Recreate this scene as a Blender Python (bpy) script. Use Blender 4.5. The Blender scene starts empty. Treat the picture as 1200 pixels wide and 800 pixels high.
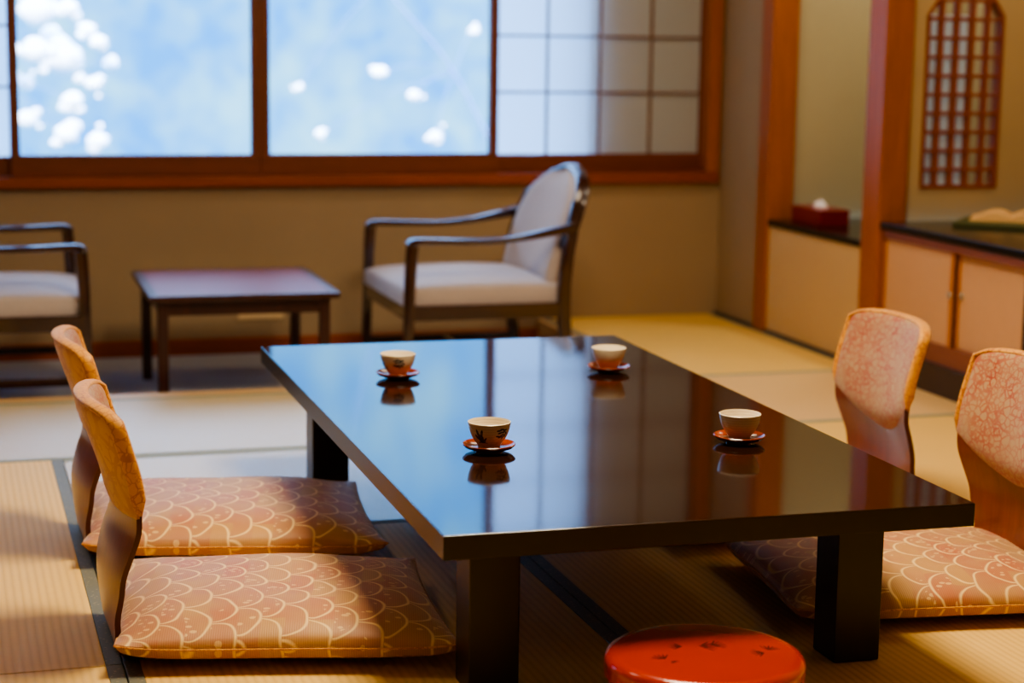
import bpy, bmesh, math, random
from math import sin, cos, pi, sqrt
from mathutils import Vector, Matrix
random.seed(7)
SC = bpy.context.scene
COL = SC.collection

# ------------------------------------------------------------------ materials
class NT:
    def __init__(s, name):
        s.m = bpy.data.materials.new(name); s.m.use_nodes = True
        s.t = s.m.node_tree; s.t.nodes.clear()
        s.out = s.n('ShaderNodeOutputMaterial')
    def n(s, t, **k):
        nd = s.t.nodes.new(t)
        for a, b in k.items(): setattr(nd, a, b)
        return nd
    def l(s, a, b): s.t.links.new(a, b)
    def put(s, sock, v):
        if hasattr(v, 'is_output') or isinstance(v, bpy.types.NodeSocket): s.l(v, sock)
        else: sock.default_value = v
    def math(s, op, a, b=None, c=None, clamp=False):
        nd = s.n('ShaderNodeMath', operation=op, use_clamp=clamp)
        s.put(nd.inputs[0], a)
        if b is not None: s.put(nd.inputs[1], b)
        if c is not None: s.put(nd.inputs[2], c)
        return nd.outputs[0]
    def mix(s, f, a, b):
        nd = s.n('ShaderNodeMix', data_type='RGBA')
        s.put(nd.inputs[0], f); s.put(nd.inputs[6], a); s.put(nd.inputs[7], b)
        return nd.outputs[2]
    def obj(s, scale=None):
        c = s.n('ShaderNodeTexCoord').outputs['Object']
        if scale is not None:
            mp = s.n('ShaderNodeMapping'); mp.inputs['Scale'].default_value = scale; s.l(c, mp.inputs[0]); c = mp.outputs[0]
        return c
    def noise(s, vec, scale, detail=3, rough=.5, dist=0):
        nd = s.n('ShaderNodeTexNoise'); s.l(vec, nd.inputs['Vector'])
        nd.inputs['Scale'].default_value = scale; nd.inputs['Detail'].default_value = detail
        nd.inputs['Roughness'].default_value = rough; nd.inputs['Distortion'].default_value = dist
        return nd.outputs['Fac']
    def ramp(s, f, *stops, interp='LINEAR'):
        nd = s.n('ShaderNodeValToRGB'); e = nd.color_ramp.elements; nd.color_ramp.interpolation = interp
        while len(e) < len(stops): e.new(.5)
        for el, (p, c) in zip(e, stops):
            el.position = p; el.color = c if len(c) == 4 else (*c, 1)
        s.put(nd.inputs[0], f); return nd.outputs[0]
    def bump(s, h, strength=.3, dist=.002):
        nd = s.n('ShaderNodeBump'); s.put(nd.inputs['Height'], h)
        nd.inputs['Strength'].default_value = strength; nd.inputs['Distance'].default_value = dist
        return nd.outputs[0]
    def pbr(s, col, rough=.5, normal=None, **k):
        p = s.n('ShaderNodeBsdfPrincipled'); s.put(p.inputs['Base Color'], col); s.put(p.inputs['Roughness'], rough)
        if normal is not None: s.l(normal, p.inputs['Normal'])
        for a, b in k.items():
            s.put(p.inputs[a.replace('_', ' ')], b)
        s.l(p.outputs[0], s.out.inputs[0]); return p

def c4(r, g, b):            # sRGB 0-255 -> linear
    f = lambda v: ((v/255)/12.92 if v/255 <= .04045 else ((v/255+.055)/1.055)**2.4)
    return (f(r), f(g), f(b), 1)

def plain(name, col, rough=.5, var=.12, scale=8, bump=0, **k):
    t = NT(name); v = t.obj(); f = t.noise(v, scale, 4)
    d = tuple(x*(1-var) for x in col[:3])+(1,); e = tuple(min(1, x*(1+var)) for x in col[:3])+(1,)
    c = t.mix(f, d, e)
    nm = t.bump(t.noise(v, scale*12, 3), bump, .002) if bump else None
    t.pbr(c, rough, nm, **k); return t.m

def wood(name, c1, c2, axis=0, rough=.4, scale=9, **k):
    t = NT(name); sc = [scale]*3; sc[axis] = scale*.07
    v = t.obj(sc); f = t.noise(v, 3.0, 5, .6, .8); g = t.noise(v, 14, 3)
    f2 = t.math('MULTIPLY_ADD', g, .35, t.math('MULTIPLY', f, .75), clamp=True)
    c = t.ramp(f2, (.3, c1), (.7, c2))
    t.pbr(c, rough, t.bump(f2, .12, .001), **k); return t.m

def plaster(name, c, var=.1):
    t = NT(name); v = t.obj(); f = t.noise(v, 2.5, 5, .6); g = t.noise(v, 260, 3)
    cc = t.mix(f, tuple(x*(1-var) for x in c[:3])+(1,), tuple(x*(1+var) for x in c[:3])+(1,))
    t.pbr(cc, .92, t.bump(g, .35, .0015)); return t.m

def tatami(name, axis, c1, c2, rough):
    t = NT(name); v = t.obj(); sp = t.n('ShaderNodeSeparateXYZ'); t.l(v, sp.inputs[0])
    across = sp.outputs[0 if axis == 'y' else 1]; along = sp.outputs[1 if axis == 'y' else 0]
    w = t.math('SINE', t.math('MULTIPLY', across, 2*pi/.0165))
    rib = t.math('MULTIPLY_ADD', w, .5, .5)
    rib = t.math('POWER', rib, .6)
    fine = t.math('SINE', t.math('MULTIPLY', along, 2*pi/.0032))
    sc = (14, 90, 1) if axis == 'x' else (90, 14, 1)
    mp = t.n('ShaderNodeMapping'); mp.inputs['Scale'].default_value = (sc[1], sc[0], 1) ; t.l(v, mp.inputs[0])
    straw = t.noise(mp.outputs[0], 1.6, 4, .7)
    big = t.noise(v, 2.2, 3)
    base = t.mix(t.math('MULTIPLY_ADD', straw, .7, t.math('MULTIPLY', big, .3)), c1, c2)
    dark = t.mix(.28, base, (c1[0]*.62, c1[1]*.55, c1[2]*.45, 1))
    col = t.mix(rib, dark, base)
    h = t.math('MULTIPLY_ADD', fine, .12, rib)
    t.pbr(col, rough, t.bump(h, .32 if axis == 'y' else .25, .0025), Specular_IOR_Level=.5 if rough > .4 else 1.0); return t.m

def cushion_mat():
    t = NT('woven wave brocade'); v = t.obj(); 
    nz = t.n('ShaderNodeTexNoise'); t.l(v, nz.inputs['Vector']); nz.inputs['Scale'].default_value = 9; nz.inputs['Detail'].default_value = 1.5
    off = t.n('ShaderNodeVectorMath', operation='MULTIPLY_ADD'); t.l(nz.outputs['Color'], off.inputs[0])
    off.inputs[1].default_value = (.034, .042, 0); t.l(v, off.inputs[2])
    sp = t.n('ShaderNodeSeparateXYZ'); t.l(off.outputs[0], sp.inputs[0])
    r = .050
    Y = t.math('DIVIDE', sp.outputs[0], r*.92); X = t.math('DIVIDE', sp.outputs[1], 2*r)
    j = t.math('FLOOR', Y); fy = t.math('SUBTRACT', Y, j)
    par = t.math('MULTIPLY', t.math('FLOORED_MODULO', j, 2.0), .5)
    Xo = t.math('ADD', X, par); i = t.math('FLOOR', Xo)
    fx = t.math('MULTIPLY_ADD', t.math('SUBTRACT', Xo, i), 2.0, -1.0)
    d = t.math('SQRT', t.math('ADD', t.math('POWER', fx, 2.0), t.math('POWER', fy, 2.0)))
    # brush-like width: thick at the crown, thin at the feet
    wdt = t.math('MULTIPLY_ADD', fy, .05, .03)
    e = t.math('DIVIDE', t.math('ABSOLUTE', t.math('SUBTRACT', d, .93)), wdt)
    line = t.math('SUBTRACT', 1.25, e, clamp=True)
    # cell id noise
    cv = t.n('ShaderNodeCombineXYZ'); t.l(i, cv.inputs[0]); t.l(j, cv.inputs[1])
    wn = t.n('ShaderNodeTexWhiteNoise', noise_dimensions='2D'); t.l(cv.outputs[0], wn.inputs['Vector'])
    cell = wn.outputs['Value']
    # floral strokes: rounded petals in about a third of the scales
    vo = t.n('ShaderNodeTexVoronoi', feature='F1'); mp = t.n('ShaderNodeMapping'); mp.inputs['Scale'].default_value = (48, 85, 0)
    mp.inputs['Rotation'].default_value = (0, 0, .5); t.l(v, mp.inputs[0]); t.l(mp.outputs[0], vo.inputs['Vector']); vo.inputs['Scale'].default_value = 1
    vo.inputs['Randomness'].default_value = .6
    pet = t.math('LESS_THAN', vo.outputs['Distance'], .34)
    inn = t.math('LESS_THAN', d, .72)
    gate = t.math('LESS_THAN', t.noise(v, 11, 0), .51)
    pet = t.math('MULTIPLY', t.math('MULTIPLY', pet, inn), gate)
    line = t.math('MAXIMUM', line, t.math('MULTIPLY', pet, .6))
    g1 = t.noise(v, 10, 2)
    ground = t.ramp(t.math('MULTIPLY_ADD', cell, .35, t.math('MULTIPLY', g1, .75)), (.3, c4(190, 120, 80)), (.52, c4(190, 138, 94)), (.72, c4(196, 152, 92)))
    ribs = t.math('SINE', t.math('MULTIPLY', t.n('ShaderNodeSeparateXYZ').outputs[0], 1))
    sp2 = t.n('ShaderNodeSeparateXYZ'); t.l(v, sp2.inputs[0])
    ribs = t.math('SINE', t.math('MULTIPLY', sp2.outputs[0], 2*pi/.0042))
    ground = t.mix(t.math('MULTIPLY_ADD', ribs, .12, .14), ground, c4(120, 62, 38))
    col = t.mix(line, ground, c4(238, 205, 140))
    h = t.math('MULTIPLY_ADD', line, 1.0, t.math('MULTIPLY', ribs, .3))
    t.pbr(col, .5, t.bump(h, .25, .0012), Sheen_Weight=.25, Sheen_Roughness=.4); return t.m

def pad_mat(name, ground, motif, sc, wid):
    t = NT(name); v = t.obj()
    nz = t.n('ShaderNodeTexNoise'); t.l(v, nz.inputs['Vector']); nz.inputs['Scale'].default_value = 30
    off = t.n('ShaderNodeVectorMath', operation='MULTIPLY_ADD'); t.l(nz.outputs['Color'], off.inputs[0])
    off.inputs[1].default_value = (.02, .02, .02); t.l(v, off.inputs[2])
    def vor(s_, w):
        vo = t.n('ShaderNodeTexVoronoi', feature='DISTANCE_TO_EDGE'); t.l(off.outputs[0], vo.inputs['Vector']); vo.inputs['Scale'].default_value = s_
        return t.math('LESS_THAN', vo.outputs['Distance'], w)
    a = vor(sc, wid); b = vor(sc*2.1, wid*.8)
    g = t.math('GREATER_THAN', t.noise(v, 22, 2), .5)
    f = t.math('MAXIMUM', a, t.math('MULTIPLY', b, g))
    f = t.math('MULTIPLY', f, t.math('MULTIPLY_ADD', t.noise(v, 16, 2), 2.0, -.35, clamp=True))
    gr = t.mix(t.noise(v, 7, 3), ground, tuple(x*.82 for x in ground[:3])+(1,))
    t.pbr(t.mix(f, gr, motif), .55, t.bump(t.noise(v, 700, 2), .2, .001), Sheen_Weight=.3); return t.m

def strokes(t, A, B, lst, soft=.35):
    """union of soft ellipses at (a,b) half-sizes (ra,rb) turned by ang, in the plane of the two sockets"""
    tot = None
    for (a, b, ra, rb, ang) in lst:
        da = t.math('SUBTRACT', A, a); db = t.math('SUBTRACT', B, b)
        p = t.math('ADD', t.math('MULTIPLY', da, cos(ang)/ra), t.math('MULTIPLY', db, sin(ang)/ra))
        q = t.math('ADD', t.math('MULTIPLY', da, -sin(ang)/rb), t.math('MULTIPLY', db, cos(ang)/rb))
        d = t.math('ADD', t.math('MULTIPLY', p, p), t.math('MULTIPLY', q, q))
        m = t.math('DIVIDE', t.math('SUBTRACT', 1.0, d), soft, clamp=True)
        tot = m if tot is None else t.math('MAXIMUM', tot, m)
    return tot

def cup_mat():
    t = NT('glazed stoneware with painted pine'); v = t.obj(); sp = t.n('ShaderNodeSeparateXYZ'); t.l(v, sp.inputs[0])
    th = t.math('ARCTAN2', sp.outputs[1], sp.outputs[0]); z = sp.outputs[2]
    rad = t.math('SQRT', t.math('ADD', t.math('POWER', sp.outputs[0], 2.0), t.math('POWER', sp.outputs[1], 2.0)))
    arc = t.math('MULTIPLY', th, .035)
    K = .035
    L = []
    # trunk-like figure (theta about -0.62) and pine clusters (theta about 0.62); lengths in metres along the surface
    a0 = -.62*K
    L += [(a0-.004, .034, .0022, .0085, .25), (a0+.0035, .035, .002, .007, -.15), (a0, .025, .006, .007, .3), (a0+.003, .019, .0065, .005, -.2),
          (a0-.008, .027, .0022, .005, .5), (a0-.006, .014, .004, .0018, .2), (a0+.009, .0135, .005, .0016, .1), (a0+.009, .022, .0016, .005, -.6)]
    b0 = .62*K
    for (x, y, ang) in [(-.008, .041, .1), (-.002, .043, -.2), (.005, .041, .2), (.001, .037, .1), (-.006, .036, .3), (.009, .034, -.8), (.007, .029, -1.0), (-.004, .027, .2), (-.009, .029, -.1), (.002, .026, 1.1), (-.001, .031, .4)]:
        L.append((b0+x, y, .0046, .0017, ang))
    L = [(a, b, c*1.2, d*1.25, e) for a, b, c, d, e in L]
    m = strokes(t, arc, z, L)
    outer = t.math('GREATER_THAN', rad, t.math('MULTIPLY_ADD', z, .345, .0218))   # only the outside wall
    nz = t.noise(v, 160, 3)
    m = t.math('MULTIPLY', m, t.math('MULTIPLY_ADD', nz, 1.0, .5, clamp=True))
    m = t.math('MULTIPLY', m, outer)
    ring = t.math('SINE', t.math('MULTIPLY_ADD', z, 1150.0, t.math('MULTIPLY', t.noise(v, 40, 2), 3.0)))
    body = t.ramp(t.math('MULTIPLY_ADD', t.noise(v, 60, 3), .12, t.math('MULTIPLY', z, 17.0)), (.18, c4(196, 176, 146)), (.42, c4(222, 206, 172)), (.62, c4(236, 226, 200)))
    body = t.mix(t.math('MULTIPLY_ADD', ring, .08, .08), body, c4(140, 104, 72))
    col = t.mix(m, body, c4(26, 34, 48))
    t.pbr(col, .3, t.bump(ring, .2, .0006), Coat_Weight=.4, Coat_Roughness=.12); return t.m

def lid_mat():
    t = NT('vermilion lacquer with black pine sprigs'); v = t.obj(); sp = t.n('ShaderNodeSeparateXYZ'); t.l(v, sp.inputs[0])
    L = []
    def sprig(x, y, s, a):
        for k in range(6):
            ang = a+(-.9+.36*k)
            L.append((x+cos(ang)*s*.8, y+sin(ang)*s*.8, s*.95, s*.12, ang))
    for (x, y, s, a) in [(-.037, .02, 0.014, 3.1), (-.006, .022, 0.019, .1), (.014, .028, 0.016, .4), (-.07, -.045, 0.015, 2.2), (-.06, -.056, .008, -.6), (.098, -.004, 0.014, 3.4), (.107, .012, 0.014, 1.2)]:
        sprig(x, y, s, a)
    m = strokes(t, sp.outputs[0], sp.outputs[1], L)
    top = t.math('GREATER_THAN', sp.outputs[2], .136)
    m = t.math('MULTIPLY', t.math('MULTIPLY', m, top), t.math('MULTIPLY_ADD', t.noise(v, 140, 2), .8, .35, clamp=True))
    red = t.mix(t.noise(v, 6, 2), c4(188, 50, 18), c4(168, 40, 12))
    t.pbr(t.mix(m, red, c4(40, 16, 10)), .22, Coat_Weight=.6, Coat_Roughness=.08); return t.m

def table_mat():
    t = NT('dark brown lacquer'); v = t.obj()
    g = t.noise(t.obj((60, 3, 20)), 2.0, 4, .6)
    col = t.mix(g, c4(26, 14, 10), c4(46, 26, 17))
    n1 = t.noise(v, 170, 2, .5)
    t.pbr(col, .07, t.bump(n1, .035, .0006), IOR=2.1, Coat_Weight=.0); return t.m

def paper_mat(name, c):
    t = NT(name); v = t.obj(); f = t.noise(v, 40, 4, .7)
    cc = t.mix(f, tuple(x*.94 for x in c[:3])+(1,), c)
    d = t.n('ShaderNodeBsdfDiffuse'); tr = t.n('ShaderNodeBsdfTranslucent'); mx = t.n('ShaderNodeMixShader')
    t.l(cc, d.inputs[0]); tr.inputs[0].default_value = (.80, .92, 1, 1); mx.inputs[0].default_value = .68
    t.l(d.outputs[0], mx.inputs[1]); t.l(tr.outputs[0], mx.inputs[2]); t.l(mx.outputs[0], t.out.inputs[0]); return t.m

def glass_mat():
    t = NT('window glass'); tr = t.n('ShaderNodeBsdfTransparent'); gl = t.n('ShaderNodeBsdfGlossy'); gl.inputs['Roughness'].default_value = .02
    f = t.n('ShaderNodeFresnel'); f.inputs[0].default_value = 1.45; mx = t.n('ShaderNodeMixShader')
    nz = t.noise(t.obj(), 3, 2)
    t.l(t.mix(nz, (.97, .985, 1, 1), (1, 1, 1, 1)), tr.inputs[0])
    t.l(f.outputs[0], mx.inputs[0]); t.l(tr.outputs[0], mx.inputs[1]); t.l(gl.outputs[0], mx.inputs[2]); t.l(mx.outputs[0], t.out.inputs[0]); return t.m

M = {}
M['hinoki'] = wood('reddish cypress trim', c4(118, 54, 20), c4(150, 72, 26), 0, .38)
M['hinoki_y'] = wood('reddish cypress rail', c4(118, 54, 20), c4(150, 72, 26), 1, .38)
M['hinoki_v'] = wood('reddish cypress post', c4(140, 76, 28), c4(168, 94, 36), 2, .45)
M['sash'] = wood('brown window sash', c4(96, 48, 26), c4(122, 62, 32), 0, .4)
M['sash_v'] = wood('brown window stile', c4(96, 48, 26), c4(122, 62, 32), 2, .4)
M['lat'] = wood('thin shoji lattice', c4(120, 92, 74), c4(140, 110, 88), 2, .5)
M['lat2'] = wood('brown grille lattice', c4(128, 62, 26), c4(150, 76, 34), 2, .45)
M['plaster'] = plaster('tan plaster', c4(158, 136, 106))
M['plaster2'] = plaster('ochre plaster', c4(182, 156, 112))
M['plaster3'] = plaster('olive tan plaster', c4(176, 164, 130))
M['panel'] = plaster('beige panel', c4(200, 168, 122), .06)
M['ceil'] = wood('pale board ceiling', c4(190, 160, 120), c4(206, 178, 138), 1, .7)
M['carpet'] = plain('blue grey carpet', c4(158, 160, 172), .85, .15, 60, .4)
M['subfloor'] = plain('floor boards', c4(150, 120, 80), .8)
M['mat_y'] = tatami('tatami rush seen along the ribs', 'y', c4(222, 180, 96), c4(238, 202, 118), .62)
M['mat_x'] = tatami('tatami rush with painted window glare', 'x', c4(208, 190, 152), c4(224, 208, 172), .27)  # base whitened and gloss raised to imitate window glare on the rush
M['mat_x2'] = tatami('tatami rush, warm', 'x', c4(212, 174, 116), c4(226, 192, 134), .6)
M['heri'] = plain('grey green cloth border', c4(138, 142, 122), .7, .25, 120, .3)
M['heri_blue'] = None
def heri_mat():
    t = NT('blue grey brocade border'); v = t.obj(); mp = t.n('ShaderNodeMapping'); mp.inputs['Scale'].default_value = (70, 110, 1); mp.inputs['Rotation'].default_value = (0, 0, .6); t.l(v, mp.inputs[0])
    vo = t.n('ShaderNodeTexVoronoi', feature='F1'); t.l(mp.outputs[0], vo.inputs['Vector']); vo.inputs['Scale'].default_value = 1.2
    m = t.math('LESS_THAN', vo.outputs['Distance'], .22)
    t.pbr(t.mix(m, c4(108, 110, 98), c4(150, 144, 116)), .62); return t.m
M['heri_blue'] = heri_mat()
M['table'] = table_mat()
M['tableleg'] = plain('black lacquer leg', c4(40, 31, 22), .34, .2, 20)
M['cushion'] = cushion_mat()
M['pad'] = pad_mat('red vine brocade on cream', c4(178, 144, 100), c4(160, 62, 30), 56, .09)
M['gold'] = pad_mat('gold brocade rim', c4(222, 160, 62), c4(170, 96, 30), 60, .06)
M['pad_gold'] = pad_mat('gold brocade back with brown blotches', c4(216, 164, 92), c4(186, 120, 60), 17, .10)
M['ply'] = wood('reddish brown moulded plywood', c4(96, 44, 22), c4(124, 60, 32), 2, .32, 7, Coat_Weight=.4, Coat_Roughness=.2)
M['plyedge'] = plain('dark brown plywood edge', c4(74, 26, 14), .4)
M['cup'] = cup_mat()
M['saucer'] = plain('brick red lacquer', c4(142, 60, 32), .2, .15, 25, Coat_Weight=.5, Coat_Roughness=.1)
M['lid'] = lid_mat()
M['tub'] = plain('orange red lacquer', c4(196, 70, 26), .28, .1, 10, Coat_Weight=.4)
M['chairwood'] = wood('dark red brown chair wood', c4(34, 13, 9), c4(50, 21, 13), 0, .2, 9, Coat_Weight=.55, Coat_Roughness=.1, Coat_IOR=1.6)
M['fabric'] = plain('greige upholstery', c4(176, 166, 166), .85, .06, 30, .2, Sheen_Weight=.3)
M['cofftop'] = plain('mottled dark red lacquer', c4(134, 58, 70), .35, .25, 14, Coat_Weight=.3, Coat_Roughness=.2)
M['coffwood'] = wood('dark brown table wood', c4(44, 22, 16), c4(66, 32, 22), 2, .3)
M['counter'] = plain('black lacquer counter', c4(22, 20, 16), .18, .2, 10)
M['door'] = plain('peach fusuma paper', c4(202, 156, 112), .85, .04, 20)
M['sill'] = wood('pale worn floor sill', c4(196, 160, 112), c4(214, 180, 132), 0, .45)
M['mauve'] = wood('mauve brown rail', c4(120, 66, 46), c4(134, 78, 56), 1, .45)
M['ochrewood'] = wood('ochre door stile', c4(172, 100, 34), c4(190, 116, 44), 2, .4)
M['kick'] = wood('dark brown kick board', c4(50, 34, 20), c4(64, 44, 26), 1, .5)
M['knob'] = plain('pale metal knob', c4(200, 195, 180), .3, .1, 30, Metallic=.8)
M['redbox'] = plain('dark red lacquer box', c4(126, 14, 10), .3, .15, 10)
M['tissue'] = plain('white tissue', c4(240, 236, 238), .9, .03, 40)
M['green'] = plain('dark green folder', c4(76, 80, 36), .5, .15, 12)
M['cream'] = plain('cream paper', c4(232, 188, 130), .8, .05, 12)
M['ink'] = plain('brown printed mark', c4(110, 80, 50), .8)
M['plate'] = plain('cream plastic plate', c4(214, 186, 140), .5, .04, 10)
M['paper'] = paper_mat('shoji paper', c4(246, 243, 238))
M['glass'] = glass_mat()
M['bark'] = plain('bark tinted sky blue', c4(96, 130, 176), .9, .2, 30)  # coloured like the hazy blue backdrop so the branches melt into it
M['skygap'] = plain('white sky gaps', c4(250, 250, 252), .8, .02, 10)  # white for clumps that stand in for bright gaps of sky between leaves
M['extwall'] = plain('outer wall render', c4(84, 74, 64), .9)

# ------------------------------------------------------------------ mesh helpers
def finish(bm, smooth=True, angle=38):
    bmesh.ops.recalc_face_normals(bm, faces=bm.faces)
    for f in bm.faces: f.smooth = smooth
    if smooth:
        a = math.radians(angle)
        for e in bm.edges:
            if len(e.link_faces) == 2 and e.calc_face_angle(0) > a: e.smooth = False

def obj(name, bm, mat, parent=None, loc=None, smooth=True, angle=38, kind=None, label=None, recalc=True):
    if recalc: finish(bm, smooth, angle)
    me = bpy.data.meshes.new(name); bm.to_mesh(me); bm.free()
    mats = mat if isinstance(mat, (list, tuple)) else [mat]
    for m in mats: me.materials.append(m)
    o = bpy.data.objects.new(name, me); COL.objects.link(o)
    if smooth: 
        wn = o.modifiers.new('weighted', 'WEIGHTED_NORMAL'); wn.keep_sharp = True; wn.weight = 100
    if parent: o.parent = parent
    if loc: o.location = loc
    if kind: o['kind'] = kind
    if label: o['label'] = label
    return o

def thing(name, label, cat, loc=(0, 0, 0), rz=0, group=None):
    o = bpy.data.objects.new(name, None); COL.objects.link(o); o.location = loc; o.rotation_euler = (0, 0, rz)
    o.empty_display_size = .05
    return tag(o, label, cat, group)

def tag(o, label, cat, group=None):
    o['label'] = label; o['category'] = cat
    if group: o['group'] = group
    return o

def dup(root, loc, rz=0, label=None, group=None):
    r = root.copy(); COL.objects.link(r); r.location = loc; r.rotation_euler = (0, 0, rz)
    if label: r['label'] = label
    if group: r['group'] = group
    for ch in list(root.children):
        c = ch.copy(); COL.objects.link(c); c.parent = r
        for g in list(ch.children):
            d = g.copy(); COL.objects.link(d); d.parent = c
    return r

def box(bm, x0, y0, z0, x1, y1, z1, bev=0, seg=2, mi=0):
    r = bmesh.ops.create_cube(bm, size=1)
    vs = r['verts']
    for v in vs:
        v.co = Vector(((x0+x1)/2+v.co.x*(x1-x0), (y0+y1)/2+v.co.y*(y1-y0), (z0+z1)/2+v.co.z*(z1-z0)))
    fs = set(f for v in vs for f in v.link_faces)
    for f in fs: f.material_index = mi
    if bev:
        es = list(set(e for v in vs for e in v.link_edges))
        bmesh.ops.bevel(bm, geom=es, offset=bev, segments=seg, profile=.5, affect='EDGES')
    return vs

def boxes(*L, bev=0, seg=2):
    bm = bmesh.new()
    for b in L: box(bm, *b, bev=bev, seg=seg)
    return bm

def lathe(bm, prof, n=48, cx=0, cy=0, close=True):
    rings = []
    for (r, z) in prof:
        if r < 1e-6: rings.append([bm.verts.new((cx, cy, z))])
        else: rings.append([bm.verts.new((cx+r*cos(2*pi*k/n), cy+r*sin(2*pi*k/n), z)) for k in range(n)])
    for a, b in zip(rings, rings[1:]):
        for k in range(n):
            k2 = (k+1) % n
            if len(a) == 1 and len(b) == 1: continue
            if len(a) == 1: bm.faces.new((a[0], b[k], b[k2]))
            elif len(b) == 1: bm.faces.new((a[k], a[k2], b[0]))
            else: bm.faces.new((a[k], a[k2], b[k2], b[k]))
    return bm

def catmull(P, n=8):
    P = [Vector(p) for p in P]; out = []
    Q = [P[0]*2-P[1]]+P+[P[-1]*2-P[-2]]
    for i in range(1, len(Q)-2):
        for k in range(n):
            t = k/n; a, b, c, d = Q[i-1], Q[i], Q[i+1], Q[i+2]
            out.append(.5*((2*b)+(c-a)*t+(2*a-5*b+4*c-d)*t*t+(-a+3*b-3*c+d)*t**3))
    out.append(P[-1]); return out

def sweep(bm, pts, w, h, side=Vector((0, 1, 0)), n=12, pw=.45, sm=6):
    """rounded bar along pts; w = size along side, h = size along the third axis (scalars or lists)"""
    P = catmull(pts, sm) if sm else [Vector(p) for p in pts]
    N = len(P); rings = []
    def val(a, i):
        if not isinstance(a, (list, tuple)): return a
        u = i/(N-1)*(len(a)-1); k = min(int(u), len(a)-2); return a[k]+(a[k+1]-a[k])*(u-k)
    for i, p in enumerate(P):
        t = (P[min(i+1, N-1)]-P[max(i-1, 0)]).normalized()
        s = (side-t*side.dot(t)).normalized(); u = t.cross(s)
        ring = []
        for k in range(n):
            a = 2*pi*(k+.5)/n; ca, sa = cos(a), sin(a)
            x = math.copysign(abs(ca)**pw, ca)*val(w, i)/2; y = math.copysign(abs(sa)**pw, sa)*val(h, i)/2
            ring.append(bm.verts.new(p+s*x+u*y))
        rings.append(ring)
    for a, b in zip(rings, rings[1:]):
        for k in range(n): bm.faces.new((a[k], a[(k+1) % n], b[(k+1) % n], b[k]))
    bm.faces.new(rings[0][::-1]); bm.faces.new(rings[-1])

def solid_sheet(bm, F, B, na, nb):
    """closed shell from front points F(i,j) and back points B(i,j)"""
    f = [[bm.verts.new(F(i, j)) for j in range(nb+1)] for i in range(na+1)]
    b = [[bm.verts.new(B(i, j)) for j in range(nb+1)] for i in range(na+1)]
    for i in range(na):
        for j in range(nb):
            bm.faces.new((f[i][j], f[i+1][j], f[i+1][j+1], f[i][j+1]))
            bm.faces.new((b[i][j], b[i][j+1], b[i+1][j+1], b[i+1][j]))
    for i in range(na):
        bm.faces.new((f[i][0], b[i][0], b[i+1][0], f[i+1][0])); bm.faces.new((f[i][nb], f[i+1][nb], b[i+1][nb], b[i][nb]))
    for j in range(nb):
        bm.faces.new((f[0][j], f[0][j+1], b[0][j+1], b[0][j])); bm.faces.new((f[na][j], b[na][j], b[na][j+1], f[na][j+1]))

# ------------------------------------------------------------------ the room
YW = 4.446; XR = 2.371; ZC = 2.35; XL = -3.6; YB = -4.6
def struct(name, bm, mat, smooth=False):
    return obj(name, bm, mat, smooth=smooth, kind='structure')
# floors
struct('floor', boxes((XL, YB, -.16, XR, 3.155, -.05), (1.6, 3.155, -.16, XR, YW, -.05), (XL, YB, -.05, XR, -2.4, 0), (XL, -2.4, -.05, -1.42, 3.075, 0)), M['mat_y'])
struct('floor', boxes((XL, 3.155, -.16, 1.6, YW, -.1)), M['carpet'])
struct('trim_1', boxes((XL, 3.075, -.05, 1.6, 3.155, -.001), (1.575, 3.155, -.1, 1.6, YW, -.001)), M['sill'])
# window wall (low part, head, right strip)
struct('wall_back', boxes((XL, YW, -.16, XR+.1, YW+.10, .562), (XL, YW, 1.80, XR+.1, YW+.10, ZC), (2.355, YW, .562, XR+.1, YW+.10, 1.80)), M['plaster'])
struct('baseboard_back', boxes((XL, YW-.014, -.1, 1.575, YW, -.036), bev=.002), M['hinoki'])
struct('wall_left', boxes((XL-.1, YB, -.16, XL, YW+.12, ZC)), M['plaster'])
struct('wall_front', boxes((XL, YB-.1, -.16, XR+1.2, YB, ZC)), M['plaster'])
struct('ceiling', boxes((XL-.1, YB-.1, ZC, XR+1.3, YW+.12, ZC+.1)), M['ceil'])
# right side
struct('wall_right', boxes((XR, 4.03, -.16, XR+.1, YW, ZC)), M['plaster'])
struct('wall_right', boxes((XR+.1, 3.955, -.16, XR+.95, 4.03, ZC), (XR+.85, 3.15, -.16, XR+.95, 3.955, ZC)), M['plaster3'])      # far niche
struct('wall_right', boxes((XR+.85, 1.95, -.16, XR+.95, 3.03, ZC), (XR, 1.87, -.16, XR+.95, 1.95, ZC)), M['plaster2'])
struct('wall_right', boxes((XR, YB, -.16, XR+.1, 1.87, ZC)), M['plaster2'])
struct('wall_right', boxes((XR, 2.82+.18, 1.95, XR+.03, 3.955, ZC), (XR, 1.95, 1.95, XR+.03, 3.0, ZC)), M['plaster'])        # low lintel over both niches
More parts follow.
